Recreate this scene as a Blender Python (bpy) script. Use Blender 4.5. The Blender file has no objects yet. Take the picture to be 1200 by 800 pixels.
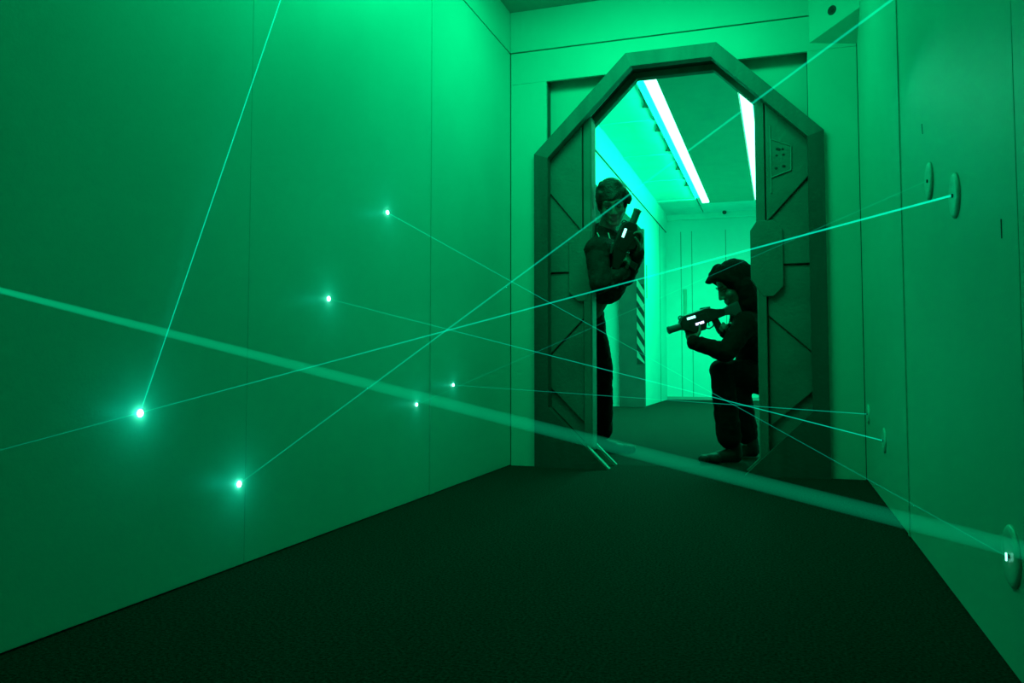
import bpy, bmesh, math, random
from mathutils import Vector, Matrix, noise
random.seed(7)
col = bpy.context.scene.collection
V = Vector

# ------------------------------------------------------------------ camera
FPX, CY, PITCH, YAW, CAMH = 945.0, 376.4, math.radians(3.08), math.radians(18.36), 0.55
cF = V((-math.sin(YAW)*math.cos(PITCH), math.cos(YAW)*math.cos(PITCH), math.sin(PITCH)))
cR = V((math.cos(YAW), math.sin(YAW), 0))
cU = V((math.sin(YAW)*math.sin(PITCH), -math.cos(YAW)*math.sin(PITCH), math.cos(PITCH)))
cam_pos = V((0, 0, CAMH))
cd = bpy.data.cameras.new('camera'); cam = bpy.data.objects.new('camera', cd); col.objects.link(cam)
cam.location = cam_pos; cam.rotation_euler = (math.pi/2+PITCH, 0, YAW)
cd.sensor_width = 36; cd.lens = FPX*36/1200; cd.shift_y = -(400-CY)/1200
cd.clip_start = 0.02
bpy.context.scene.camera = cam

def ray(x, y): return cF + cR*((x-600)/FPX) - cU*((y-CY)/FPX)
def on(x, y, ax, v):
    r = ray(x, y); t = (v-cam_pos[ax])/r[ax]; return cam_pos + r*t
def at(x, y, d): return cam_pos + ray(x, y)*d          # point of the place at distance d
def XZ(x, y, Y): p = on(x, y, 1, Y); return (p.x, p.z)

XL, XR, YF, ZC = -1.41, 0.385, 4.22, 2.53
YB = 4.45                      # back of the doorway
FXL, FXR, FYB, FZC = -1.70, 0.52, 12.93, 2.93

# ------------------------------------------------------------------ materials
def mat(name, base, rough=.5, metal=0, noise_s=0, noise_a=0, bump=0, bump_s=80, spec=.5, stretch=None, base2=None):
    m = bpy.data.materials.new(name); m.use_nodes = True
    nt = m.node_tree; b = nt.nodes['Principled BSDF']
    b.inputs['Base Color'].default_value = (*base, 1); b.inputs['Roughness'].default_value = rough
    b.inputs['Metallic'].default_value = metal; b.inputs['Specular IOR Level'].default_value = spec
    tc = nt.nodes.new('ShaderNodeTexCoord')
    if noise_a or base2:
        n = nt.nodes.new('ShaderNodeTexNoise'); n.inputs['Scale'].default_value = noise_s; n.inputs['Detail'].default_value = 6
        mp = nt.nodes.new('ShaderNodeMapping')
        if stretch: mp.inputs['Scale'].default_value = stretch
        nt.links.new(tc.outputs['Object'], mp.inputs[0]); nt.links.new(mp.outputs[0], n.inputs['Vector'])
        r = nt.nodes.new('ShaderNodeValToRGB')
        c2 = base2 if base2 else tuple(c*(1-noise_a) for c in base)
        r.color_ramp.elements[0].position = .35; r.color_ramp.elements[1].position = .65
        r.color_ramp.elements[0].color = (*c2, 1); r.color_ramp.elements[1].color = (*base, 1)
        nt.links.new(n.outputs['Fac'], r.inputs[0]); nt.links.new(r.outputs[0], b.inputs['Base Color'])
    if bump:
        n2 = nt.nodes.new('ShaderNodeTexNoise'); n2.inputs['Scale'].default_value = bump_s; n2.inputs['Detail'].default_value = 4
        nt.links.new(tc.outputs['Object'], n2.inputs['Vector'])
        bp = nt.nodes.new('ShaderNodeBump'); bp.inputs['Strength'].default_value = bump; bp.inputs['Distance'].default_value = .01
        nt.links.new(n2.outputs['Fac'], bp.inputs['Height']); nt.links.new(bp.outputs[0], b.inputs['Normal'])
    return m
def emit(name, c, s):
    m = bpy.data.materials.new(name); m.use_nodes = True; nt = m.node_tree; nt.nodes.clear()
    o = nt.nodes.new('ShaderNodeOutputMaterial'); e = nt.nodes.new('ShaderNodeEmission')
    e.inputs[0].default_value = (*c, 1); e.inputs[1].default_value = s; nt.links.new(e.outputs[0], o.inputs['Surface']); return m
def beam_mat(name, c, s):
    m = bpy.data.materials.new(name); m.use_nodes = True; nt = m.node_tree; nt.nodes.clear()
    o = nt.nodes.new('ShaderNodeOutputMaterial'); e = nt.nodes.new('ShaderNodeEmission')
    e.inputs[0].default_value = (*c, 1); e.inputs[1].default_value = s; nt.links.new(e.outputs[0], o.inputs['Volume']); return m

M = dict(
    wall=mat('wall_paint', (.36, .60, .54), .42, noise_s=3, noise_a=.05, bump=.05, bump_s=160),
    gap=mat('dark_gap', (.10, .13, .12), .9, noise_s=20, noise_a=.2),
    ceil=mat('ceiling_paint', (.34, .42, .40), .7, noise_s=4, noise_a=.06),
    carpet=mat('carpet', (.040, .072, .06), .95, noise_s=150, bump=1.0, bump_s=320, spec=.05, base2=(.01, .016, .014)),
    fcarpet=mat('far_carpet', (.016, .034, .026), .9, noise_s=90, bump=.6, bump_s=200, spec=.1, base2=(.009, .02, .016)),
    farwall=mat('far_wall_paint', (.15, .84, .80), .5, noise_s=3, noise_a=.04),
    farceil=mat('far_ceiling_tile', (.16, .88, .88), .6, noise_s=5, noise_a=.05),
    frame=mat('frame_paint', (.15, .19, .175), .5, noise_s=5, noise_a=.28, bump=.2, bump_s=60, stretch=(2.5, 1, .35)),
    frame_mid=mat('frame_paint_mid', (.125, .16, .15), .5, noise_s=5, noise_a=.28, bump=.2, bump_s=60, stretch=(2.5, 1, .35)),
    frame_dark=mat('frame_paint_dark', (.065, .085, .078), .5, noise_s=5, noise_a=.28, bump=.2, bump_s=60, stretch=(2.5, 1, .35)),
    leaf=mat('leaf_paint', (.15, .185, .17), .5, noise_s=6, noise_a=.22, bump=.2, bump_s=70),
    leafedge=mat('leaf_edge_metal', (.45, .5, .48), .35, .3, noise_s=8, noise_a=.2),
    clip=mat('clip_plastic', (.03, .10, .08), .6, noise_s=20, noise_a=.1),
    edgep=mat('edge_paint', (.22, .27, .25), .45, noise_s=8, noise_a=.2),
    joint=mat('joint_paint', (.12, .42, .38), .6, noise_s=8, noise_a=.1),
    lip=mat('bright_lip_metal', (.34, .38, .36), .3, .5, noise_s=20, noise_a=.2),
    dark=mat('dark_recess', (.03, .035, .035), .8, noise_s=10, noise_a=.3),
    panel=mat('suspended_panel', (.17, .50, .42), .75, noise_s=6, noise_a=.06),
    wood=mat('side_panel_board', (.07, .11, .10), .6, noise_s=4, noise_a=.2),
    stripe=mat('pale_stripe', (.3, .5, .45), .5, noise_s=10, noise_a=.1),
    black=mat('black_plastic', (.012, .014, .014), .4, noise_s=30, noise_a=.3),
    gunm=mat('gun_plastic', (.02, .024, .024), .32, noise_s=40, noise_a=.3),
    gung=mat('gun_grey', (.09, .10, .10), .4, noise_s=40, noise_a=.2),
    skin=mat('skin', (.17, .145, .12), .5, noise_s=25, noise_a=.08, bump=.05, bump_s=200),
    eye=mat('eye', (.06, .06, .06), .15, noise_s=20, noise_a=.2),
    hair=mat('hair', (.035, .04, .037), .45, noise_s=60, noise_a=.5, bump=.6, bump_s=140),
    cloth=mat('dark_cloth', (.022, .027, .025), .85, noise_s=30, noise_a=.35, bump=.5, bump_s=120, spec=.2),
    cloth2=mat('black_cloth', (.009, .011, .0105), .9, noise_s=30, noise_a=.35, bump=.5, bump_s=120, spec=.15),
    cord=mat('pale_cord', (.5, .55, .52), .6, noise_s=60, noise_a=.2),
    shoe=mat('dark_shoe', (.010, .012, .0115), .7, noise_s=30, noise_a=.3),
    port=mat('port_plastic', (.60, .72, .68), .35, noise_s=10, noise_a=.05),
    tube=emit('fluorescent_tube', (.21, 1.0, .60), 5),
    strip_g=emit('gun_light_cyan', (.25, 1.0, .75), 3.0),
    strip_v=emit('gun_light_violet', (.62, .62, 1.0), 2.4),
    spot=emit('laser_spot', (.45, 1.0, .9), 14),
)

# ------------------------------------------------------------------ helpers
def tag(o, label=None, cat=None, group=None, kind=None):
    if label: o['label'] = label
    if cat: o['category'] = cat
    if group: o['group'] = group
    if kind: o['kind'] = kind
    return o
def link(name, me, m=None, parent=None):
    o = bpy.data.objects.new(name, me); col.objects.link(o)
    if m is not None and me is not None and not me.materials: me.materials.append(m)
    if parent is not None:
        o.parent = parent; o.matrix_parent_inverse = parent.matrix_world.inverted() if not parent.get('_loc') else Matrix.Translation(-V(parent['_loc']))
    return o
def empty(name, loc, label=None, cat=None, group=None, kind=None):
    o = bpy.data.objects.new(name, None); col.objects.link(o); o.location = loc; o.empty_display_size = .1
    o.matrix_world = Matrix.Translation(V(loc)); tag(o, label, cat, group, kind)
    return o
def pchild(o, parent):
    o.parent = parent; o.matrix_parent_inverse = Matrix.Translation(-parent.location)
def done(bm, name, m, parent=None, bevel=0, smooth=False, seg=2):
    bmesh.ops.recalc_face_normals(bm, faces=bm.faces)
    me = bpy.data.meshes.new(name); bm.to_mesh(me); bm.free()
    if smooth:
        for p in me.polygons: p.use_smooth = True
    me.materials.append(m)
    o = bpy.data.objects.new(name, me); col.objects.link(o)
    if bevel:
        b = o.modifiers.new('bevel', 'BEVEL'); b.width = bevel; b.segments = seg; b.limit_method = 'ANGLE'; b.angle_limit = .6
    if parent is not None:
        o.parent = parent
        o.matrix_parent_inverse = Matrix.Translation(-parent.location) if parent.type == 'EMPTY' else Matrix.Identity(4)
    return o
def box(bm, x0, x1, y0, y1, z0, z1):
    vs = [bm.verts.new(p) for p in [(x0,y0,z0),(x1,y0,z0),(x1,y1,z0),(x0,y1,z0),(x0,y0,z1),(x1,y0,z1),(x1,y1,z1),(x0,y1,z1)]]
    for f in [(0,3,2,1),(4,5,6,7),(0,1,5,4),(1,2,6,5),(2,3,7,6),(3,0,4,7)]: bm.faces.new([vs[i] for i in f])
def prism_y(bm, pts, y0, y1):                      # polygon of (x,z), along y
    a = [bm.verts.new((x, y0, z)) for x, z in pts]; b = [bm.verts.new((x, y1, z)) for x, z in pts]
    n = len(pts); bm.faces.new(a); bm.faces.new(b[::-1])
    for i in range(n): bm.faces.new([a[i], b[i], b[(i+1) % n], a[(i+1) % n]])
def ring_y(bm, outer, inner, y0, y1):              # open ring (both lists run foot to foot)
    n = len(outer)
    for i in range(n-1):
        prism_q(bm, [outer[i], outer[i+1], inner[i+1], inner[i]], y0, y1, ends=(i == 0, i == n-2))
    bmesh.ops.remove_doubles(bm, verts=bm.verts, dist=1e-5)
def prism_q(bm, q, y0, y1, ends):
    a = [bm.verts.new((x, y0, z)) for x, z in q]; b = [bm.verts.new((x, y1, z)) for x, z in q]
    bm.faces.new(a); bm.faces.new(b[::-1]); bm.faces.new([a[0], b[0], b[1], a[1]]); bm.faces.new([a[2], b[2], b[3], a[3]])
    if ends[0]: bm.faces.new([a[3], b[3], b[0], a[0]])
    if ends[1]: bm.faces.new([a[1], b[1], b[2], a[2]])
def cyl(bm, p0, p1, r0, r1=None, seg=16, caps=True):
    r1 = r0 if r1 is None else r1
    p0 = V(p0); p1 = V(p1); d = (p1-p0).normalized(); q = d.to_track_quat('Z', 'Y')
    A = []; B = []
    for i in range(seg):
        t = 2*math.pi*i/seg; u = q @ V((math.cos(t), math.sin(t), 0))
        A.append(bm.verts.new(p0+u*r0)); B.append(bm.verts.new(p1+u*r1))
    for i in range(seg): bm.faces.new([A[i], A[(i+1) % seg], B[(i+1) % seg], B[i]])
    if caps: bm.faces.new(A[::-1]); bm.faces.new(B)
def cap(bm, p0, p1, r0, r1=None, seg=14):          # tapered capsule
    r1 = r0 if r1 is None else r1
    p0 = V(p0); p1 = V(p1); L = (p1-p0).length
    if L < 1e-5: p1 = p0+V((0, 0, 1e-4)); L = 1e-4
    q = (p1-p0).normalized().to_track_quat('Z', 'Y')
    rows = []
    for k in range(1, 5): a = math.pi/2*(1-k/4); rows.append((-r0*math.sin(a), r0*math.cos(a)))
    rows += [(L+r1*math.sin(math.pi/2*k/4), r1*math.cos(math.pi/2*k/4)) for k in range(0, 4)]
    bot = bm.verts.new(p0+q@V((0, 0, -r0))); top = bm.verts.new(p0+q@V((0, 0, L+r1)))
    R = []
    for z, r in rows: R.append([bm.verts.new(p0+q@V((r*math.cos(2*math.pi*i/seg), r*math.sin(2*math.pi*i/seg), z))) for i in range(seg)])
    for i in range(seg):
        j = (i+1) % seg
        bm.faces.new([bot, R[0][j], R[0][i]]); bm.faces.new([top, R[-1][i], R[-1][j]])
        for k in range(len(R)-1): bm.faces.new([R[k][i], R[k][j], R[k+1][j], R[k+1][i]])
def ell(bm, c, rad, mat3=None, seg=20):
    c = V(c); mt = Matrix.Translation(c) @ ((mat3.to_4x4()) if mat3 else Matrix.Identity(4)) @ Matrix.Diagonal((*rad, 1))
    bmesh.ops.create_uvsphere(bm, u_segments=seg, v_segments=seg//2+2, radius=1, matrix=mt)
dg = None
def fuse(bm, name, m, parent, voxel=.006, smooth=3, wrinkle=0, wsize=.06, post=None):   # one continuous surface from overlapping forms
    o = done(bm, name, m)
    r = o.modifiers.new('r', 'REMESH'); r.mode = 'VOXEL'; r.voxel_size = voxel
    s = o.modifiers.new('s', 'SMOOTH'); s.factor = .5; s.iterations = smooth
    dgr = bpy.context.evaluated_depsgraph_get()
    me = bpy.data.meshes.new_from_object(o.evaluated_get(dgr)); o.modifiers.clear()
    old = o.data; o.data = me; bpy.data.meshes.remove(old)
    me.name = name
    if wrinkle:
        ns = [v.normal.copy() for v in me.vertices]
        for v, n_ in zip(me.vertices, ns):
            p = v.co/wsize
            w = noise.noise(p)+.5*noise.noise(p*2.3+V((3, 1, 7)))
            w = (1-abs(w)*2)*.6
            v.co += n_*(w*wrinkle)
    if post:
        for v in me.vertices: v.co = post(v.co)
    for p in me.polygons: p.use_smooth = True
    if not me.materials: me.materials.append(m)
    if parent is not None:
        o.parent = parent; o.matrix_parent_inverse = Matrix.Translation(-parent.location)
    return o
def struct(bm, name, m, parent=None, bevel=0, label=None):
    o = done(bm, name, m, parent, bevel)
    if parent is None: tag(o, label, None, None, 'structure')
    elif label: o['label'] = label
    return o

# ------------------------------------------------------------------ near corridor shell
b = bmesh.new(); box(b, XL-.3, XR+.3, -5, YB, -.1, 0); struct(b, 'floor', M['carpet'], label='near black speckled carpet floor of the corridor')
b = bmesh.new(); box(b, XL-.3, XR+.3, -5, YF+.1, ZC, ZC+.1); struct(b, 'ceiling', M['ceil'], label='dull ceiling of the near corridor')
b = bmesh.new(); box(b, XL-.2, XR+.2, -5.1, -4.9, 0, ZC); struct(b, 'wall_back', M['wall'], label='wall behind the viewer')

TZ = 2.295          # reveal line under the frieze
def panelled_wall(name, x, sgn, seams, gap, label):
    b = bmesh.new(); box(b, *sorted((x+sgn*.02, x+sgn*.2)), -4.9, YF+.2, 0, ZC)
    w = struct(b, name, M['gap'], label=label)
    for i in range(len(seams)-1):
        b = bmesh.new(); box(b, *sorted((x, x+sgn*.02)), seams[i]+gap, seams[i+1]-gap, .004, TZ-.003)
        done(b, 'wall_panel', M['wall'], w, bevel=.0015)
    b = bmesh.new(); box(b, *sorted((x, x+sgn*.02)), -4.9, YF-.001, TZ+.004, ZC); done(b, 'frieze', M['wall'], w, bevel=.001)
    return w
wl = panelled_wall('wall_left', XL, -1, [-4.9, -3.2, -1.9, -.63, .63, 1.905, 3.165, 4.222], .0002, 'smooth white left corridor wall of tall panels')
b = bmesh.new(); box(b, XL-.001, XL+.005, 3.14, 3.19, .004, TZ-.003); done(b, 'joint_strip', M['wall'], wl, bevel=.0015)
wr = panelled_wall('wall_right', XR, 1, [-4.9, -3.3, -2.1, -.85, .35, 1.55, 2.845, 4.222], .0016, 'smooth right corridor wall holding the laser ports')
b = bmesh.new(); box(b, XR-.004, XR+.001, 2.862, 2.885, .004, TZ-.003); done(b, 'joint_strip', M['wall'], wr, bevel=.0012)
# small scratches on the right wall
for (px, py, l, an) in ((1081, 151, .03, .4), (1174, 268, .035, 0)):
    p = on(px, py, 0, XR); b = bmesh.new(); cyl(b, p+V((-.0005, -.01*an, -l/2)), p+V((-.0005, .01*an, l/2)), .0012, seg=6); done(b, 'scratch', M['gap'], wr)

# far wall with octagonal doorway
CX = -.52
def octo(h1, z1, h2, z2, foot_h, foot_z, feet_z=0):
    L = [(CX-foot_h, feet_z), (CX-h1, foot_z), (CX-h1, z1), (CX-h2, z2)]
    return L + [(2*CX-x, z) for x, z in L[::-1]]
OUT = octo(.745, 1.705, .235, 2.21, .745, .30)
INN = octo(.668, 1.680, .207, 2.137, .345, .32)
SLOT = octo(.700, 1.695, .221, 2.170, .385, .33)
rx0, rx1, rz = -1.20, .155, 2.135
RECT = [(rx0, 0), (rx0, .3), (rx0, 1.705), (rx0, rz), (rx1, rz), (rx1, 1.705), (rx1, .3), (rx1, 0)]
MIDF = octo(.70, 1.69, .215, 2.16, .70, .30)
b = bmesh.new(); box(b, XL-.2, rx0, YF+.02, YB, 0, ZC+.5); box(b, rx1, XR+.2, YF+.02, YB, 0, ZC+.5); box(b, rx0, rx1, YF+.02, YB, 2.20, ZC+.5)
prism_y(b, [(rx0, 1.70), (CX-.235, 2.2), (rx0, 2.2)], YF+.10, YB-.01); prism_y(b, [(rx1, 1.70), (CX+.235, 2.2), (rx1, 2.2)], YF+.10, YB-.01)
wf = struct(b, 'wall_far', M['gap'], label='panelled end wall around the octagonal doorway')
def wp(pts, y0=YF, y1=YF+.02, nm='wall_panel'):
    b = bmesh.new(); prism_y(b, pts, y0, y1); return done(b, nm, M['wall'], wf, bevel=.0012)
wp([(XL+.004, .0), (rx0, .0), (rx0, rz-.02), (XL+.004, rz-.0215)])
wp([(rx1, 0), (XR-.003, 0), (XR-.003, rz-.0215), (rx1, rz-.02)])
wp([(XL+.004, rz-.02), (CX-.25, rz-.02), (CX-.22, 2.17), (CX+.22, 2.17), (CX+.25, rz-.02), (XR-.003, rz-.02), (XR-.003, TZ-.003), (XL+.004, TZ-.003)], nm='header_panel')
wp([(XL, TZ+.004), (XR, TZ+.004), (XR, ZC), (XL, ZC)], nm='frieze')
wp([(rx0, 1.690), (CX-.225, 2.155), (CX-.225, 2.2), (rx0, 2.2)], YF+.085, YF+.10, 'niche_panel')
wp([(rx1, 1.690), (CX+.225, 2.155), (CX+.225, 2.2), (rx1, 2.2)], YF+.085, YF+.10, 'niche_panel')

# the doorway frame
fr = empty('door_1', (CX, YF, 0), kind='structure'); fr['label'] = 'heavy grey octagonal sliding door frame'
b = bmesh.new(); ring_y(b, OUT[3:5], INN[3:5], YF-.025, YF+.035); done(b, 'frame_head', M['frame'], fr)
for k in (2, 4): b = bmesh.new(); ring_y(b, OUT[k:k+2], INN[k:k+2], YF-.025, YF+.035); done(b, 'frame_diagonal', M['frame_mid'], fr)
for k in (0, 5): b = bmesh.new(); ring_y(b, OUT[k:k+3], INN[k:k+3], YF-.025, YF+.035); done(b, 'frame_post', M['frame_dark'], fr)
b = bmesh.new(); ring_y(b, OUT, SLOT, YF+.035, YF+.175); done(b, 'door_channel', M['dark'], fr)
b = bmesh.new(); ring_y(b, OUT, INN, YF+.175, YF+.225); done(b, 'rear_frame', M['frame'], fr, bevel=.003)
for s in (-1,):                      # bright worn lips on the lower left corner
    for y0, y1 in ((YF-.027, YF+.037), (YF+.173, YF+.227)):
        x0, z0 = CX+s*.345, 0; x1, z1 = CX+s*(.345+.118), .117
        b = bmesh.new(); prism_y(b, [(x0, z0), (x1, z1), (x1-s*.004, z1+.005), (x0-s*.006, z0+.004)], y0+.012, y1-.012)
        done(b, 'edge_trim', M['lip'], fr)

# ------------------------------------------------------------------ sliding leaves
Y0 = YF+.040
def leaf(s, label):
    e = empty('sliding_door_leaf', (CX+s*.56, Y0+.08, .12), label, 'door', 'sliding door leaves')
    xi, xo = .42 if s > 0 else .445, .690
    def X(h): return CX+s*h
    def zt(h): return 1.680+(.668-h)*(2.137-1.680)/(.668-.207)+.012
    def zb(h): return .32-(.668-h)*(.32/(.668-.345))-.012
    b = bmesh.new(); prism_y(b, [(X(xi), zb(xi)), (X(xo), zb(xo)), (X(xo), zt(xo)), (X(xi), zt(xi))], Y0+.058, Y0+.125); done(b, 'door_slab', M['leaf'], e)
    xs = xi+.042
    b = bmesh.new(); prism_y(b, [(X(xi), zb(xi)), (X(xs), zb(xs)), (X(xs), zt(xs)), (X(xi), zt(xi))], Y0+.012, Y0+.058); done(b, 'stile', M['leaf'], e, bevel=.004)
    b = bmesh.new(); prism_y(b, [(X(xi-.004), zb(xi)+.02), (X(xi), zb(xi)+.02), (X(xi), zt(xi)-.02), (X(xi-.004), zt(xi)-.02)], Y0+.02, Y0+.12); o = done(b, 'edge_strip', M['edgep'], e, bevel=.001)
    # five stepped relief plates
    h0, h1 = xs+.006, .684
    za_i, za_o = 1.275, 1.510      # first diagonal: inner (lower) -> outer (higher)
    zh = 1.058
    zc_i, zc_o = .80, .605
    zd_i, zd_o = .235, .425
    plates = [([(h0, za_i), (h1, za_o), (h1, zt(h1)), (h0, zt(h0))], .050),
              ([(h0, zh), (h1, zh), (h1, za_o-.004), (h0, za_i-.004)], .038),
              ([(h0, zc_i), (h1, zc_o), (h1, zh-.006), (h0, zh-.006)], .027),
              ([(h0, zd_i), (h1, zd_o), (h1, zc_o-.005), (h0, zc_i-.005)], .017)]
    for pts, th in plates:
        b = bmesh.new(); prism_y(b, [(X(h), z) for h, z in pts], Y0+.058-th, Y0+.058); done(b, 'relief_plate', M['leaf'], e, bevel=.004)
    # central latch block
    xb0 = xi-.034 if s > 0 else xi+.0
    pts = [(xi, 1.285), (xb0, 1.235), (xb0, .985), (xi+.025, .895), (xi+.075, .895), (xi+.125, .945), (xi+.125, 1.235), (xi+.08, 1.285)]
    b = bmesh.new(); prism_y(b, [(X(h), z) for h, z in pts], Y0+.010, Y0+.075); done(b, 'latch_block', M['leaf'], e, bevel=.004)
    return e
leafL = leaf(-1, 'left grey sliding door leaf the standing person leans past')
leafR = leaf(1, 'right grey sliding door leaf with a small trapezoid plate near its top')
# trapezoid plate on the right leaf
yp = Y0+.005
T = [XZ(x, y, yp) for x, y in ((903, 163), (927, 171), (927, 199), (904, 208))]
b = bmesh.new(); prism_y(b, T, yp, yp+.006); ap = done(b, 'access_plate', M['leaf'], leafR)
b = bmesh.new()
for i in range(4):
    p, q = T[i], T[(i+1) % 4]; cyl(b, (p[0], yp-.001, p[1]), (q[0], yp-.001, q[1]), .0032, seg=8)
p = XZ(902, 147, yp); q = XZ(904, 226, yp); cyl(b, (p[0], yp+.001, p[1]), (q[0], yp+.001, q[1]), .0032, seg=8)
done(b, 'raised_outline', M['edgep'], ap)
for px, py, r in ((913, 175, .008), (918, 181, .007), (910, 182, .006), (918.5, 194.5, .009), (909.5, 197, .008), (911, 174.5, .009), (917, 174.5, .007)):
    b = bmesh.new(); p = XZ(px, py, yp-.001); ell(b, (p[0], yp-.001, p[1]), (r, .002, r*.8), seg=10); done(b, 'stain', M['dark'], ap)

# ------------------------------------------------------------------ corner housing, upper right
A = V((.165, YF, 2.155)); B_ = V((XR, 4.05, 2.235)); C_ = V((XR, YF, 2.125))
eh = empty('corner_housing', (XR, YF, 2.125), 'pale angled corner box with a round black hole, high right of the doorway', 'housing')
b = bmesh.new()
top = [b.verts.new((A.x, A.y, ZC)), b.verts.new((B_.x, B_.y, ZC)), b.verts.new((C_.x, C_.y, ZC))]
bot = [b.verts.new(A), b.verts.new(B_), b.verts.new(C_)]
b.faces.new(top); b.faces.new(bot[::-1])
for i in range(3): b.faces.new([top[i], bot[i], bot[(i+1) % 3], top[(i+1) % 3]])
done(b, 'case', M['wall'], eh, bevel=.002)
# hole on the diagonal face
nrm = V((-(B_.y-A.y), (B_.x-A.x), 0)); nrm = nrm.normalized()
if nrm.y > 0: nrm = -nrm
r = ray(975, 12); t = (A-cam_pos).dot(nrm)/r.dot(nrm); hp = cam_pos+r*t
b = bmesh.new(); cyl(b, hp-nrm*.004, hp+nrm*.0015, .0235, seg=24); o = done(b, 'round_hole', M['black'], eh); o['label'] = 'round black hole'
b = bmesh.new(); cyl(b, hp, hp+nrm*.006, .009, seg=16); done(b, 'lens', M['gunm'], eh, bevel=.002)

# ------------------------------------------------------------------ far corridor
AL = -3.1
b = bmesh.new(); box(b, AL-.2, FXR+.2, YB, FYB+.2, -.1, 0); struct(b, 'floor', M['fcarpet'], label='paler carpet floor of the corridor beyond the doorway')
b = bmesh.new(); box(b, AL-.2, FXR+.2, YB, FYB+.2, FZC+.03, FZC+.2)
fc = struct(b, 'ceiling', M['gap'], label='bright tiled ceiling beyond the doorway')
y = YB
k = 0
while y < FYB:
    y1 = min(y+.66, FYB)
    if k % 2 == 0:
        b = bmesh.new(); box(b, FXL, -1.109, y+.003, y1-.003, FZC, FZC+.03); done(b, 'ceiling_tile', M['farceil'], fc, bevel=.002)
    else:
        b = bmesh.new(); box(b, FXL, -1.109, y+.003, y+.13, FZC-.012, FZC+.03); done(b, 'cross_beam', M['farceil'], fc, bevel=.002)
        b = bmesh.new(); box(b, FXL, -1.109, y+.136, y1-.003, FZC, FZC+.03); done(b, 'ceiling_tile', M['farceil'], fc, bevel=.002)
    b = bmesh.new(); box(b, -1.092, FXR, y+.003, y1-.003, FZC, FZC+.03); done(b, 'ceiling_tile', M['farceil'], fc, bevel=.002)
    y = y1; k += 1
# left wall of the far corridor: header + end piece + opening to a side bay
b = bmesh.new(); box(b, FXL-.15, FXL, YB, FYB, 2.335, FZC+.03); box(b, FXL-.15, FXL, 10.56, FYB, 0, 2.335); box(b, FXL-.15, FXL, YB, 5.6, 0, 2.335)
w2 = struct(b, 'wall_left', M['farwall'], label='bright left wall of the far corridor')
b = bmesh.new(); box(b, FXL-.0005, FXL+.012, YB, FYB, 2.66, 2.668); done(b, 'picture_rail', M['gap'], w2)
b = bmesh.new(); prism = [(FXL+.0, 2.668), (FXL+.010, 2.668), (FXL+.035, FZC), (FXL, FZC)]
prism_y(b, prism, YB, FYB); done(b, 'cove_band', M['farwall'], w2)
b = bmesh.new(); box(b, FXL-.0005, FXL+.006, 10.9, 10.93, 1.45, 1.9); done(b, 'door_handle', M['gap'], w2, bevel=.002)
b = bmesh.new(); box(b, FXL-.0005, FXL+.004, 12.2, 12.21, .0, 2.66); done(b, 'panel_joint', M['gap'], w2)
b = bmesh.new(); box(b, AL, FXL-.15, 10.60, 10.75, 0, FZC); box(b, AL-.15, AL, YB, 10.75, 0, FZC); box(b, AL, FXL-.15, 5.45, 5.6, 0, FZC)
struct(b, 'wall_side_bay', M['farwall'], label='pale walls of the side bay off the far corridor')
# dark board with hazard stripes
hb = empty('hazard_board', (-1.86, 10.55, 0), 'dark upright board with a slanted hazard stripe edge, beyond the doorway', 'board')
b = bmesh.new(); box(b, -2.0, -1.665, 10.50, 10.555, 0, 2.33); done(b, 'board', M['wood'], hb, bevel=.004)
b = bmesh.new(); box(b, -2.0, -1.98, 10.492, 10.50, 0, 2.33); done(b, 'edge_batten', M['wood'], hb, bevel=.002)
b = bmesh.new(); box(b, -1.765, -1.668, 10.494, 10.50, .56, 1.60); hs = done(b, 'stripe_band', M['dark'], hb)
z = .56
while z < 1.56:
    b = bmesh.new(); z1 = z+.085
    prism_y(b, [(-1.765, z1-.0), (-1.668, z-.07 if z > .6 else z), (-1.668, z+.025), (-1.765, z1+.095)], 10.490, 10.494); done(b, 'hazard_stripe', M['stripe'], hs)
    z += .187
# back wall
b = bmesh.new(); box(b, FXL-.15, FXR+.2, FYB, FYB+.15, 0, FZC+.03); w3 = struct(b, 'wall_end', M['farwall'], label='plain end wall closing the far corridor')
for x in (-1.47, -1.30, -.78, -.20):
    b = bmesh.new(); box(b, x, x+.012, FYB-.004, FYB, .05, 2.66); done(b, 'panel_joint', M['joint'], w3)
b = bmesh.new(); box(b, FXL, FXR, FYB-.012, FYB, .0, .05); done(b, 'skirting', M['ceil'], w3, bevel=.003)
b = bmesh.new(); box(b, FXL, FXR, FYB-.05, FYB, 2.84, FZC+.03); done(b, 'cornice', M['farwall'], w3, bevel=.01)
b = bmesh.new(); p = on(803, 355, 1, FYB); box(b, p.x-.028, p.x+.028, FYB-.02, FYB, p.z-.22, p.z+.22); done(b, 'recessed_pull', M['panel'], w3, bevel=.01)
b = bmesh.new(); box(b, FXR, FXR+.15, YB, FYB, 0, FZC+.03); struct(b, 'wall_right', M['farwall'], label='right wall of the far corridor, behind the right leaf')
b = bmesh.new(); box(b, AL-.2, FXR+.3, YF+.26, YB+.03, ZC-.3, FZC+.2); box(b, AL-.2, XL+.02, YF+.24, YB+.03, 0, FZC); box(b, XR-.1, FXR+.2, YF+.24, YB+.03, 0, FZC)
struct(b, 'wall_front', M['farwall'], label='back face of the doorway wall')

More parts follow.
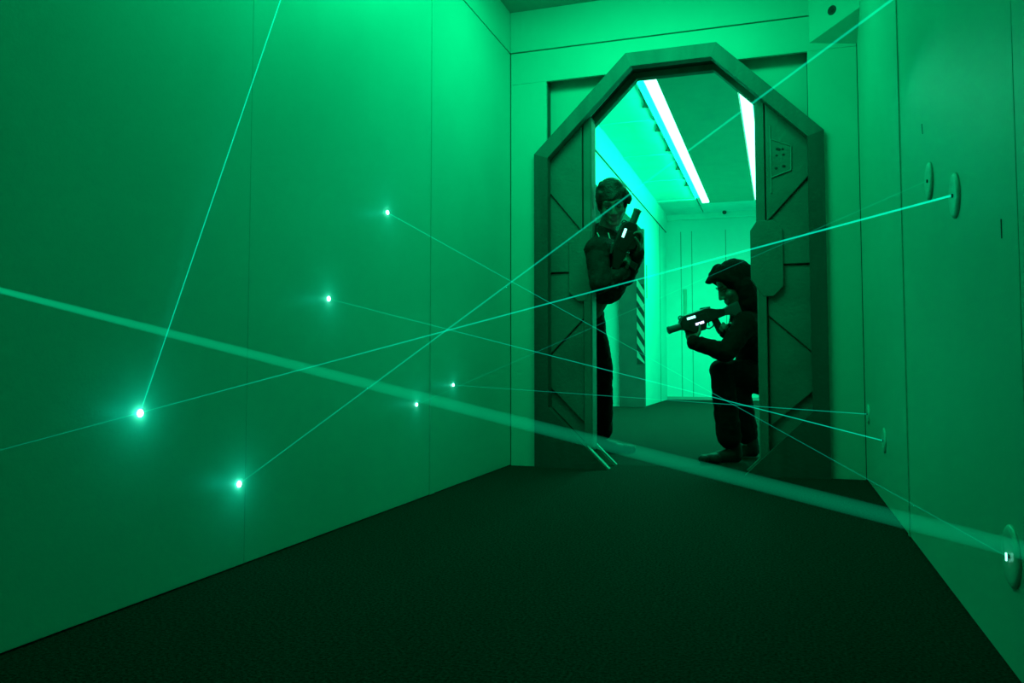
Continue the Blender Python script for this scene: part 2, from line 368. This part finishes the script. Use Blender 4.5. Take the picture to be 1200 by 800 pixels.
# security camera on the end wall
p = on(848, 250, 1, FYB)
sc_ = empty('security_camera', (p.x, FYB, p.z), 'small white dome camera high on the end wall of the far corridor', 'camera')
b = bmesh.new(); box(b, p.x-.07, p.x+.07, FYB-.03, FYB, p.z-.05, p.z+.07); done(b, 'bracket', M['farwall'], sc_, bevel=.012)
b = bmesh.new(); cyl(b, (p.x, FYB-.02, p.z+.03), (p.x+.02, FYB-.15, p.z-.01), .05, .045, 20); done(b, 'housing', M['farwall'], sc_, bevel=.008)
b = bmesh.new(); ell(b, (p.x+.022, FYB-.155, p.z-.012), (.032, .02, .032), seg=16); done(b, 'lens', M['gunm'], sc_, smooth=True)

# suspended panel with a fluorescent tube along each side
PX0, PX1, PZ = -.91, -.30, 2.85
e = empty('suspended_ceiling_panel', ((PX0+PX1)/2, 8, PZ), 'long dark panel hung under the far ceiling between two white light strips', 'ceiling panel')
b = bmesh.new(); box(b, PX0, PX1, YB+.05, 11.69, PZ, PZ+.03); done(b, 'board', M['panel'], e, bevel=.003)
b = bmesh.new()
for yy in (5.5, 7.5, 9.5, 11.2):
    for xx in (PX0+.1, PX1-.1): cyl(b, (xx, yy, PZ+.03), (xx, yy, FZC), .006, seg=8)
done(b, 'hanger', M['lip'], e)
def light_strip(x0, x1, label):
    e = empty('light_strip', ((x0+x1)/2, 8, PZ), label, 'light', 'light strips of the far corridor')
    b = bmesh.new(); box(b, x0, x1, 5.85, 11.69, PZ+.035, FZC-.001); done(b, 'tray', M['farceil'], e)
    b = bmesh.new(); box(b, x0+.004, x1-.004, 5.86, 11.68, PZ+.002, PZ+.035); done(b, 'diffuser', M['tube'], e, bevel=.008)
light_strip(-1.02, -.915, 'white glowing light strip on the left of the dark ceiling panel')
light_strip(-.295, -.19, 'white glowing light strip on the right of the dark ceiling panel')
# rail with clipped sagging covers beside the left strip
e = empty('ceiling_rail', (-1.2, 8, FZC), 'thin pale rail with curved clips along the far ceiling beside the light strip', 'rail')
b = bmesh.new(); box(b, -1.105, -1.090, YB+.1, 11.6, FZC-.022, FZC+.0); done(b, 'rail_bar', M['farceil'], e, bevel=.002)
for i, yy in enumerate((6.0, 6.85, 7.65, 8.45, 9.35, 10.3)):
    L = .5
    b = bmesh.new()
    n = 10; lo = []; hi = []
    for j in range(n+1):
        t_ = j/n; w = .012+.050*t_**4
        lo.append((-1.108-w, yy+L*(t_))); hi.append((-1.106, yy+L*t_))
    pts = lo+hi[::-1]
    a_ = [b.verts.new((x, y_, FZC-.001)) for x, y_ in pts]; c_ = [b.verts.new((x, y_, FZC-.011)) for x, y_ in pts]
    b.faces.new(a_); b.faces.new(c_[::-1])
    for j in range(len(pts)): b.faces.new([a_[j], c_[j], c_[(j+1) % len(pts)], a_[(j+1) % len(pts)]])
    done(b, 'curved_clip', M['clip'], e)

# ------------------------------------------------------------------ laser ports on the right wall
def port(px, py, r, label):
    p = on(px, py, 0, XR)
    e = empty('laser_port', p, label, 'laser port', 'round laser ports on the right wall')
    b = bmesh.new(); n = 40
    prof = [(0, r), (.003, r), (.006, r*.93), (.0075, r*.8), (.0065, r*.5), (.006, .012)]
    rings = [[b.verts.new((XR-d, p.y+q*math.cos(2*math.pi*i/n), p.z+q*math.sin(2*math.pi*i/n))) for i in range(n)] for d, q in prof]
    for k in range(len(rings)-1):
        for i in range(n): b.faces.new([rings[k][i], rings[k][(i+1) % n], rings[k+1][(i+1) % n], rings[k+1][i]])
    b.faces.new(rings[0]); b.faces.new(rings[-1][::-1])
    done(b, 'cover_disc', M['port'], e, smooth=True)
    b = bmesh.new(); cyl(b, (XR-.003, p.y, p.z), (XR-.009, p.y, p.z), .0045, seg=16); done(b, 'aperture', M['gunm'], e)
    return V((XR-.010, p.y, p.z))
P1 = port(1120, 229, .052, 'round wall port where the brightest thin beam starts, nearer of the upper pair')
P2 = port(1090, 212, .050, 'round wall port with a faint beam, farther of the upper pair')
P3 = port(1037, 516, .050, 'low round wall port receiving the beam that ends just before the end corner')
P4 = port(1018, 485, .045, 'farthest round laser port, low in the corner of the right wall')
P5 = port(1187, 652, .055, 'nearest round laser port, low on the right wall, with a bright slit')
b = bmesh.new(); cyl(b, P5+V((-.0005, 0, -.008)), P5+V((-.0005, 0, .006)), .0016, seg=10); o = done(b, 'glowing_slit', M['strip_g'], None)
o.parent = [x for x in bpy.data.objects if x.name.startswith('laser_port') and x.get('label', '').startswith('nearest')][0]
o.matrix_parent_inverse = Matrix.Translation(-o.parent.location)

# ------------------------------------------------------------------ beams
GC = (.0, 1.0, .60); G3 = (0, 1.0, .42)
def lw(px, py): return on(px, py, 0, XL)
def beam(a, c, ra, rc, s, label, spot=0, halo=1.0, c3=None):
    a = V(a); c = V(c)
    e = empty('laser_beam', a, label, 'laser beam', 'green laser beams')
    b = bmesh.new(); cyl(b, a, c, ra, rc, 14); done(b, 'beam', beam_mat('beam_glow', c3 or GC, s), e, smooth=False)
    if spot:
        b = bmesh.new(); n = V((1, 0, 0)); q = a.copy(); ell(b, (XL+.001, q.y, q.z), (.004, spot, spot), seg=16); done(b, 'spot', M['spot'], e, smooth=True)
        for h, w in ((.018, .022), (.075, .065)):
            ld = bpy.data.lights.new('spot_glow', 'POINT'); ld.color = (.0, 1, .62); ld.energy = w*halo; ld.shadow_soft_size = .004
            lo = bpy.data.objects.new('spot_glow', ld); col.objects.link(lo); lo.location = (XL+h, q.y, q.z); lo.parent = e; lo.matrix_parent_inverse = Matrix.Translation(-a)
S1, S2, S3, S4, S5, S6 = lw(164, 484), lw(280, 567), lw(454, 249), lw(385, 350), lw(531, 451), lw(488, 474)
e1 = on(420, -268, 2, ZC-.001)
beam(S1, e1, .0013, .0021, 190, 'steep green laser beam rising from the leftmost bright wall spot', .0085, 1.3)
e2 = on(1150, -78, 0, XR)
beam(S2, e2, .0013, .0030, 70, 'green laser beam climbing right from the lowest wall spot, past the standing person\'s face', .008, 1.1)
x3 = at(0, 340, 1.36); x4 = at(1200, 645, .50); dd = (x4-x3).normalized()
tl = (XL-x3.x)/dd.x; tr = (XR-x3.x)/dd.x
beam(x3+dd*tl, x3+dd*tr, .0056, .0060, 9.5, 'thick pale green beam crossing the whole corridor close to the viewer', c3=G3)
beam(P1, lw(-40, 538), .0026, .0006, 130, 'brightest thin beam slanting from the upper right port down to the left edge')
beam(S6, P2, .0012, .0016, 32, 'faint green beam from the farther upper port to the low wall spot right of centre', .006, .5)
beam(S3, P5, .0014, .0008, 85, 'fine green beam from the highest wall spot down to the nearest port', .0075, .7)
beam(S4, P3, .0012, .0024, 90, 'green beam from the middle-height wall spot to the third port near the corner', .0075, .7)
beam(S5, P4, .0012, .0022, 65, 'nearly level faint beam from the wall spot nearest the corner to the farthest port', .006, .45)

# ------------------------------------------------------------------ toy laser guns
def make_gun(tip, axis_back, up, label, side2):
    u = V(axis_back).normalized(); v = (V(up)-u*V(up).dot(u)).normalized(); w = u.cross(v)
    G = lambda a, b_, c=0: V(tip)+u*a+v*b_+w*c
    e = empty('laser_tag_gun', tip, label, 'toy gun', 'laser tag guns')
    def prof(pts, hw, name, m, bev, parent=e):
        b = bmesh.new()
        A = [b.verts.new(G(x, y, -hw)) for x, y in pts]; B = [b.verts.new(G(x, y, hw)) for x, y in pts]
        b.faces.new(A); b.faces.new(B[::-1])
        for i in range(len(pts)): j = (i+1) % len(pts); b.faces.new([A[i], B[i], B[j], A[j]])
        return done(b, name, m, parent, bevel=bev)
    b = bmesh.new(); cyl(b, G(0, 0), G(.09, 0), .0195, .0195, 24); cyl(b, G(-.001, 0), G(.012, 0), .0215, .0215, 24); br = done(b, 'barrel', M['gung'], e, bevel=.002)
    b = bmesh.new(); cyl(b, G(-.003, 0), G(.0, 0), .014, .014, 20); done(b, 'muzzle_lens', M['black'], br)
    bd = prof([(.07, .02), (.088, .046), (.105, .052), (.235, .058), (.285, .036), (.33, .024), (.33, -.012), (.25, -.02), (.215, -.022), (.2, -.055), (.13, -.055), (.1, -.034), (.07, -.02)], .026, 'gun_body', M['gunm'], .006)
    prof([(.12, .03), (.22, .038), (.23, .0), (.215, -.012), (.13, -.04), (.115, -.02)], .029, 'side_cover', M['gunm'], .002, bd)
    prof([(.325, .024), (.42, .040), (.425, -.045), (.40, -.05), (.36, -.02), (.325, -.012)], .016, 'stock', M['gung'], .005)
    prof([(.25, -.018), (.285, -.015), (.305, -.10), (.268, -.105)], .015, 'grip', M['gunm'], .005)
    prof([(.20, .056), (.26, .048), (.262, .058), (.21, .066)], .01, 'sight_rail', M['gung'], .002)
    b = bmesh.new()
    for i in range(16):
        a0 = math.pi*2*i/16; a1 = math.pi*2*(i+1)/16
        cyl(b, G(.086+.012*math.cos(a0), .044+.012*math.sin(a0)), G(.086+.012*math.cos(a1), .044+.012*math.sin(a1)), .0032, seg=8)
    done(b, 'sight_ring', M['gung'], e)
    b = bmesh.new(); pr = [(.205, -.022), (.208, -.05), (.225, -.058), (.248, -.052), (.262, -.03)]
    for i in range(4): cap(b, G(*pr[i]), G(*pr[i+1]), .0035, seg=8)
    done(b, 'trigger_guard', M['gunm'], e)
    b = bmesh.new(); cap(b, G(.232, -.022), G(.228, -.04), .003, seg=8); done(b, 'trigger', M['gung'], e)
    for s in (-1, 1):
        for (a_, c_, m_, nm) in [(.135, .031, 'strip_g', 'cyan light'), (.172, -.011, 'strip_v', 'violet light')][:(2 if s == side2 else 1)]:
            b = bmesh.new(); A = []; pts = [(a_-.024, c_-.0065), (a_+.024, c_-.0065), (a_+.024, c_+.0065), (a_-.024, c_+.0065)]
            w0, w1 = (.026, .0305) if m_ == 'strip_g' else (.028, .0315)
            A = [b.verts.new(G(x, y, s*w0)) for x, y in pts]; B = [b.verts.new(G(x, y, s*w1)) for x, y in pts]
            b.faces.new(A); b.faces.new(B[::-1])
            for i in range(4): j = (i+1) % 4; b.faces.new([A[i], B[i], B[j], A[j]])
            o = done(b, 'light_strip', M[m_], e, bevel=.001); o['label'] = nm+' strip'
    return e, G, u, v, w

# ------------------------------------------------------------------ people
def frame3(fwd, up):
    y = V(fwd).normalized(); z = (V(up)-y*V(up).dot(y)).normalized(); x = y.cross(z)
    return Matrix((x, y, z)).transposed()
def add_head(bm, c, R3, s=1.0):
    L = lambda x, y, z: V(c)+R3@(V((x, y, z))*s)
    ell(bm, L(0, -.012, .032), (.074*s, .094*s, .086*s), R3)
    ell(bm, L(0, .022, -.028), (.060*s, .068*s, .078*s), R3)
    for q in (-1, 1):
        cap(bm, L(q*.054, .0, -.045), L(q*.012, .066, -.096), .019*s, .017*s)
        ell(bm, L(q*.036, .058, -.026), (.024*s, .024*s, .022*s), R3)
        ell(bm, L(q*.074, -.010, -.008), (.010*s, .020*s, .031*s), R3)
        cap(bm, L(q*.006, .082, .024), L(q*.042, .070, .020), .011*s, .009*s)
        ell(bm, L(q*.011, .096, -.034), (.009*s, .010*s, .008*s), R3)
    cap(bm, L(0, .084, .018), L(0, .106, -.028), .0085*s, .0115*s)
    ell(bm, L(0, .078, -.094), (.020*s, .015*s, .016*s), R3)
    cap(bm, L(-.018, .084, -.058), L(.018, .084, -.058), .0065*s)
    cap(bm, L(-.015, .084, -.069), L(.015, .084, -.069), .0075*s)
    return L
def eyes(parent, L, R3, s=1.0):
    for q in (-1, 1):
        b = bmesh.new(); ell(b, L(q*.031, .0765, .001), (.0115*s, .010*s, .0075*s), R3, 12); done(b, 'eye', M['eye'], parent, smooth=True)
        b = bmesh.new(); cap(b, L(q*.014, .092, .030), L(q*.046, .078, .031), .0035*s, .0025*s, 8); done(b, 'eyebrow', M['hair'], parent, smooth=True)
def add_hand(bm, wrist, fwd, palm_n, thumb, curl=(.9, 1.1, .7), s=1.0, spread=.05, thumb_curl=.6):
    f = V(fwd).normalized(); n = (V(palm_n)-f*V(palm_n).dot(f)).normalized(); t = (V(thumb)-f*V(thumb).dot(f)); t = (t-n*t.dot(n)).normalized()
    w = V(wrist)
    L = lambda a, b_, c: w+(f*a+t*b_+n*c)*s
    knx = [(.030, .092), (.010, .096), (-.010, .092), (-.028, .084)]
    lens = [(.040, .025, .020), (.045, .028, .021), (.041, .026, .020), (.032, .020, .017)]
    for (kx, ky), in zip(knx):
        cap(bm, L(.005, kx*.55, 0), L(ky-.008, kx, 0), .014*s, .0115*s, 10)
    cap(bm, L(.02, .028, .006), L(.05, .03, .006), .015*s, .012*s, 10)
    for i, ((kx, ky), ls) in enumerate(zip(knx, lens)):
        p = L(ky-.006, kx, 0); ang = 0; side = (1.5-i)*spread
        for k, l in enumerate(ls):
            ang += curl[k]*(1+.06*i)
            d = (f*math.cos(ang)+n*math.sin(ang)+t*side*math.cos(ang)).normalized()
            q = p+d*l*s; cap(bm, p, q, (.0092-.0009*k)*s, (.0085-.0009*k)*s, 10); p = q
    p = L(.022, .026, .006)
    dirs = [(.62, .75, .25), (.80, .35, .55), (.75, -.05, .8)]
    for k, (dv, l, r) in enumerate(zip(dirs, (.042, .032, .026), (.0125, .0105, .0095))):
        d = (f*dv[0]+t*dv[1]*(1-.3*thumb_curl)+n*dv[2]*thumb_curl*1.6).normalized(); q = p+d*l*s
        cap(bm, p, q, r*s, (r-.001)*s, 10); p = q

def person(name_loc, label, J, hd, gunG, style):
    e = empty('person', name_loc, label, 'person')
    s = J['s']
    bm = bmesh.new()
    R3 = frame3(hd['fwd'], hd['up']); L = add_head(bm, J['head'], R3, hd['s'])
    cap(bm, L(0, -.025, -.06), J['neck'], .052*s, .056*s)
    cap(bm, J['neck'], J['chest'], .07*s, .10*s); cap(bm, J['chest'], J['pelvis'], .10*s, .095*s)
    for q in 'RL':
        cap(bm, J['sh'+q], J['chest'], .05*s, .09*s); cap(bm, J['sh'+q], J['el'+q], .046*s, .036*s); cap(bm, J['el'+q], J['wr'+q], .036*s, .024*s)
        cap(bm, J['pelvis'], J['hip'+q], .09*s, .078*s); cap(bm, J['hip'+q], J['kn'+q], .075*s, .050*s); cap(bm, J['kn'+q], J['an'+q], .050*s, .030*s)
        cap(bm, V(J['an'+q]), V(J['an'+q])+V((0, 0, -.02)), .030*s, .030*s); cap(bm, V(J['an'+q])+V((0, 0, -.04)), V(J['an'+q]).lerp(V(J['toe'+q]), .8)+V((0, 0, -.002)), 0.016*s, .010*s)
        h = J['hand'+q]; add_hand(bm, J['wr'+q], h[0], h[1], h[2], h[3], s=h[4])
    body = fuse(bm, 'body', M['skin'], e, voxel=.0052, smooth=2)
    eyes(e, L, R3, hd['s'])
    # clothes
    bm = bmesh.new()
    cap(bm, J['neck'], J['chest'], .085*s, .145*s)
    cap(bm, J['chest'], J['waist'], .14*s, .125*s); cap(bm, J['waist'], J['hem'], .13*s, J.get('hr', .145)*s)
    for q in 'RL':
        cap(bm, J['sh'+q], J['chest'], .075*s, .12*s)
        cap(bm, J['sh'+q], J['el'+q], .068*s, .056*s)
        w_ = V(J['el'+q]).lerp(V(J['wr'+q]), .93); cap(bm, J['el'+q], w_, .056*s, .040*s); cap(bm, w_, w_.lerp(V(J['wr'+q]), .3), .043*s, .042*s)
    jk = fuse(bm, 'jacket', M['cloth2' if style else 'cloth'], e, voxel=.008, smooth=3, wrinkle=.009, wsize=.07)
    bm = bmesh.new()
    for q in 'RL':
        cap(bm, J['pelvis'], J['hip'+q], J.get('rt', .1)*1.15*s, J.get('rt', .1)*1.05*s); cap(bm, J['hip'+q], J['kn'+q], J.get('rt', .1)*s, J.get('rk', .068)*s)
        hem = V(J['kn'+q]).lerp(V(J['an'+q]), J.get('hemf', .85)); cap(bm, J['kn'+q], hem, J.get('rk', .068)*s, J.get('rh', .06)*s)
    fuse(bm, 'trousers', M['cloth2'], e, voxel=.009, smooth=3, wrinkle=.009, wsize=.09)
    for q in 'RL':
        bm = bmesh.new(); an = V(J['an'+q]); toe = V(J['toe'+q]); d = (toe-an); d.z = 0; d.normalize(); gz = .035*s
        heel = V((an.x, an.y, gz))-d*.035*s; t2 = V((toe.x, toe.y, gz-.006))
        cap(bm, heel, t2, .036*s, .030*s); cap(bm, heel+V((0, 0, .02)), heel.lerp(t2, .5)+V((0, 0, .012)), .042*s, .034*s); cap(bm, heel+V((0, 0, .01)), an+V((0, 0, .10)), .043*s, .052*s)
        side = V((-d.y, d.x, 0)); cap(bm, t2+side*.018*s, t2-side*.018*s-d*.01, .028*s, .028*s); cap(bm, heel.lerp(t2, .65)+side*.016*s, heel.lerp(t2, .65)-side*.016*s, .034*s)
        sh = fuse(bm, 'shoe', M['shoe'], e, voxel=.006, smooth=2, post=lambda c: V((c.x, c.y, max(c.z, .004))))
    return e, L, R3, jk

SIDE = 1
# --- standing person
D = lambda px, py, d: at(px, py, d)
tip1 = D(747.5, 245.5, 4.20)
ax1 = D(715, 331, 4.28)-tip1
g1, G1, u1, v1, w1 = make_gun(tip1, ax1, -cR*.93-cU*.36, 'black laser tag gun pointed upwards in the hands of the standing person', SIDE)
J1 = dict(s=.93, head=D(717.5, 238, 4.42), neck=D(707, 277, 4.52), chest=D(720, 304, 4.52), waist=D(709, 332, 4.64), hem=D(703, 336, 4.72), pelvis=D(689, 362, 4.84), hr=.105,
    shR=D(700, 293, 4.28), elR=D(703, 332, 4.20), wrR=G1(.30, -.075, .02) + V((-.03, .0, -.02)),
    shL=D(733, 290, 4.66), elL=D(733, 324, 4.47), wrL=G1(.205, -.085, .01),
    hipR=D(678, 372, 4.82), knR=D(676, 440, 4.80), anR=D(672, 505, 5.0), toeR=D(694, 520, 4.9),
    hipL=D(694, 374, 4.90), knL=D(706.5, 430, 4.92), anL=D(706, 510, 5.08), toeL=D(740, 523, 5.02), rk=.062, rh=.066, hemf=.88, rt=.08)
for k_ in ('toeR', 'toeL'): J1[k_].z = .03
J1['anR'].z = .09; J1['anL'].z = .09
J1['handR'] = ((G1(.27, -.055)-J1['wrR']), -cR*.3+u1*-.4+v1*.6, -u1, (.9, 1.1, .7), .85)
J1['handL'] = ((G1(.13, -.072, .0)-J1['wrL']), v1, -cF, (.5, 1.0, .8), .88)
f1 = (-cF*.93-cR*.05-V((0, 0, 1))*.42)
p1, L1, R1, jk1 = person(V((J1['anL'].x, J1['anL'].y, 0)), 'person with dark hair in a dark hooded jacket, leaning out from behind left leaf', J1,
    dict(fwd=f1, up=V((0, 0, 1))-cR*.10, s=1.0), G1, 0)
# wavy hair
bm = bmesh.new()
ell(bm, L1(0, -.020, .044), (.082, .099, .091), R1)
random.seed(5)
for i in range(13):                             # swept fringe lying on the forehead
    t_ = i/12; a = L1(.05-.08*t_, .035, .118); c = L1(.070-.140*t_, .086-.10*abs(t_-.5)**1.6*2.2, .060-.020*math.sin(t_*5)); cap(bm, a, c, .020, .008, 10)
for i in range(14):                             # waves round the sides and back
    th = 1.25+(2*math.pi-2.5)*i/13; x_, y_ = math.sin(th), math.cos(th)
    z0 = .045; z1 = -.002-.018*(i % 3)/2
    cap(bm, L1(.066*x_, .082*y_-.02, z0+.03), L1(.072*x_, .086*y_-.02, z0-.005), .018, .016, 10)
    cap(bm, L1(.072*x_, .086*y_-.02, z0-.005), L1(.072*x_, .084*y_-.02, z1-.012), .016, .011, 10)
for q in (-1, 1):
    cap(bm, L1(q*.062, .042, .075), L1(q*.076, .036, .035), .018, .014); cap(bm, L1(q*.076, .036, .035), L1(q*.074, .034, .012), .014, .008)
cap(bm, L1(-.070, .03, .06), L1(-.092, .028, .024), .02, .017); cap(bm, L1(-.092, .028, .024), L1(-.088, .03, .0), .017, .010)
fuse(bm, 'hair', M['hair'], p1, voxel=.0055, smooth=4, wrinkle=.003, wsize=.03)
# lowered hood and cords
bm = bmesh.new(); nk = J1['neck']
for i in range(14):
    a0 = 2*math.pi*i/14; a1 = 2*math.pi*(i+1)/14
    P_ = lambda a: nk+cR*(.085*math.cos(a))+cF*(.085*math.sin(a))+V((0, 0, .0+.03*math.sin(a)))
    cap(bm, P_(a0), P_(a1), .024)
fuse(bm, 'hood', M['cloth'], p1, voxel=.007, smooth=2, wrinkle=.006, wsize=.05)
for px0, px1 in ((700, 706), (713, 716)):
    b = bmesh.new(); a = D(px0, 273, 4.395); c = D((px0+px1)/2, 279, 4.372); d_ = D(px1, 288, 4.375); cap(b, a, c, .0035, seg=8); cap(b, c, d_, .0035, seg=8); done(b, 'drawstring', M['cord'], p1, smooth=True)

# --- crouching person
tip2 = D(783, 387, 4.40)
ax2 = D(783+86*.955, 387-86*.297, 4.44)-tip2
g2, G2, u2, v2, w2_ = make_gun(tip2, ax2, cU, 'black laser tag gun with two glowing strips, aimed left by the crouching person', SIDE)
J2 = dict(s=.92, head=D(859, 334, 4.52), neck=D(872, 360, 4.58), chest=D(880, 388, 4.60), waist=D(888, 412, 4.66), hem=D(889, 428, 4.68), pelvis=D(892, 438, 4.72),
    shL=D(874, 379, 4.42), elL=D(850, 413, 4.33), wrL=D(811, 400, 4.36),
    shR=D(870, 376, 4.76), elR=D(872, 400, 4.66), wrR=D(850, 388, 4.50),
    hipL=D(889, 441, 4.60), knL=D(845, 434, 4.46), anL=D(856, 522, 4.52), toeL=D(824, 541, 4.48),
    hipR=D(892, 444, 4.80), knR=D(864, 441, 4.84), anR=D(876, 522, 4.80), toeR=D(858, 530, 4.80), rk=.066, rh=.074, hemf=.86)
for k_ in ('toeR', 'toeL'): J2[k_].z = .03
J2['anR'].z = .09; J2['anL'].z = .09
J2['handL'] = ((G2(.118, -.062, .0)-J2['wrL']), v2, -cF, (.35, 1.0, .9), .88)
J2['handR'] = ((G2(.275, -.05)-J2['wrR'])*1.0, -cF-cR*.3, v2, (.7, 1.1, .8), .85)
f2 = (-cR*.84-cU*.50-cF*.16)
p2, L2, R2, jk2 = person(V((J2['anL'].x, J2['anL'].y, 0)), 'young person in a dark hood crouching beside the right leaf and aiming a gun left', J2,
    dict(fwd=f2, up=V((0, 0, 1)), s=.98), G2, 1)
bm = bmesh.new()
ell(bm, L2(0, -.032, .040), (.098, .104, .098), R2)
cap(bm, L2(-.04, .060, .100), L2(.04, .060, .100), .026, .026)
cap(bm, L2(-.025, .094, .094), L2(.025, .094, .094), .017, .017)
cap(bm, L2(-.02, .116, .090), L2(.02, .116, .090), .013, .013)
for q in (-1, 1):
    cap(bm, L2(q*.055, .062, .085), L2(q*.084, .012, .02), .026, .022); cap(bm, L2(q*.084, .012, .02), L2(q*.075, .005, -.075), .022, .028)
    cap(bm, L2(q*.07, -.03, -.03), L2(q*.05, -.02, -.12), .05, .06)
cap(bm, L2(0, -.075, 0), D(886, 362, 4.60), .085, .085); cap(bm, L2(0, -.04, -.05), D(878, 366, 4.58), .08, .085)
cap(bm, L2(0, .098, .092), L2(0, .03, .118), .020, .034); cap(bm, L2(-.03, .085, .094), L2(-.03, .03, .112), .02, .03); cap(bm, L2(.03, .085, .094), L2(.03, .03, .112), .02, .03)
hd2 = fuse(bm, 'hood', M['cloth2'], p2, voxel=.0065, smooth=2, wrinkle=.006, wsize=.07)

# ------------------------------------------------------------------ light
def area(name, loc, size, e, c, rot=(0, 0, 0), parent=None):
    ld = bpy.data.lights.new(name, 'AREA'); ld.shape = 'RECTANGLE'; ld.size, ld.size_y = size; ld.energy = e; ld.color = c
    o = bpy.data.objects.new(name, ld); col.objects.link(o); o.location = loc; o.rotation_euler = rot
    if parent: o.parent = parent; o.matrix_parent_inverse = Matrix.Translation(-parent.location)
    return o
GL = (.0, 1.0, .32); GF = (0, 1, .38)
area('strip_lamp', (-1.03, 9.0, PZ+.04), (5.2, .05), 40, GF, rot=(math.radians(90), 0, math.radians(90)))  # added sideways lamp beside the left strip, brightens far ceiling and left wall
lx, ly, lz = -.62, 3.42, ZC
e = empty('ceiling_light', (lx, ly, lz), 'green tube fitting on the near ceiling, above the top edge of the picture', 'light')
b = bmesh.new(); box(b, lx-.55, lx+.55, ly-.07, ly+.07, lz-.035, lz-.001); done(b, 'tray', M['wall'], e, bevel=.004)
b = bmesh.new(); cyl(b, (lx-.5, ly, lz-.05), (lx+.5, ly, lz-.05), .013, seg=16); done(b, 'tube', emit('green_tube', (.05, 1, .55), 4), e)
area('lamp', (lx, ly, lz-.07), (1.0, .34), 16, GL, rot=(math.radians(18), 0, 0), parent=e)
area('lamp', (-.92, 2.2, ZC-.06), (.12, 1.7), 16.5, GL, rot=(0, math.radians(45), 0))  # added fill lamp without a fitting, tilted to brighten the left wall
area('strip_lamp', (-.97, 8.8, PZ-.01), (.09, 5.7), 115, GF).data.spread = math.radians(150)
area('strip_lamp', (-.243, 8.8, PZ-.01), (.09, 5.7), 75, GF).data.spread = math.radians(150)
w = bpy.data.worlds.new('world'); bpy.context.scene.world = w; w.use_nodes = True
w.node_tree.nodes['Background'].inputs[0].default_value = (0, .01, .006, 1); w.node_tree.nodes['Background'].inputs[1].default_value = .3

vs = bpy.context.scene.view_settings
vs.view_transform = 'Standard'; vs.look = 'None'; vs.gamma = 1; vs.exposure = 0
try: vs.use_curve_mapping = False
except Exception: pass
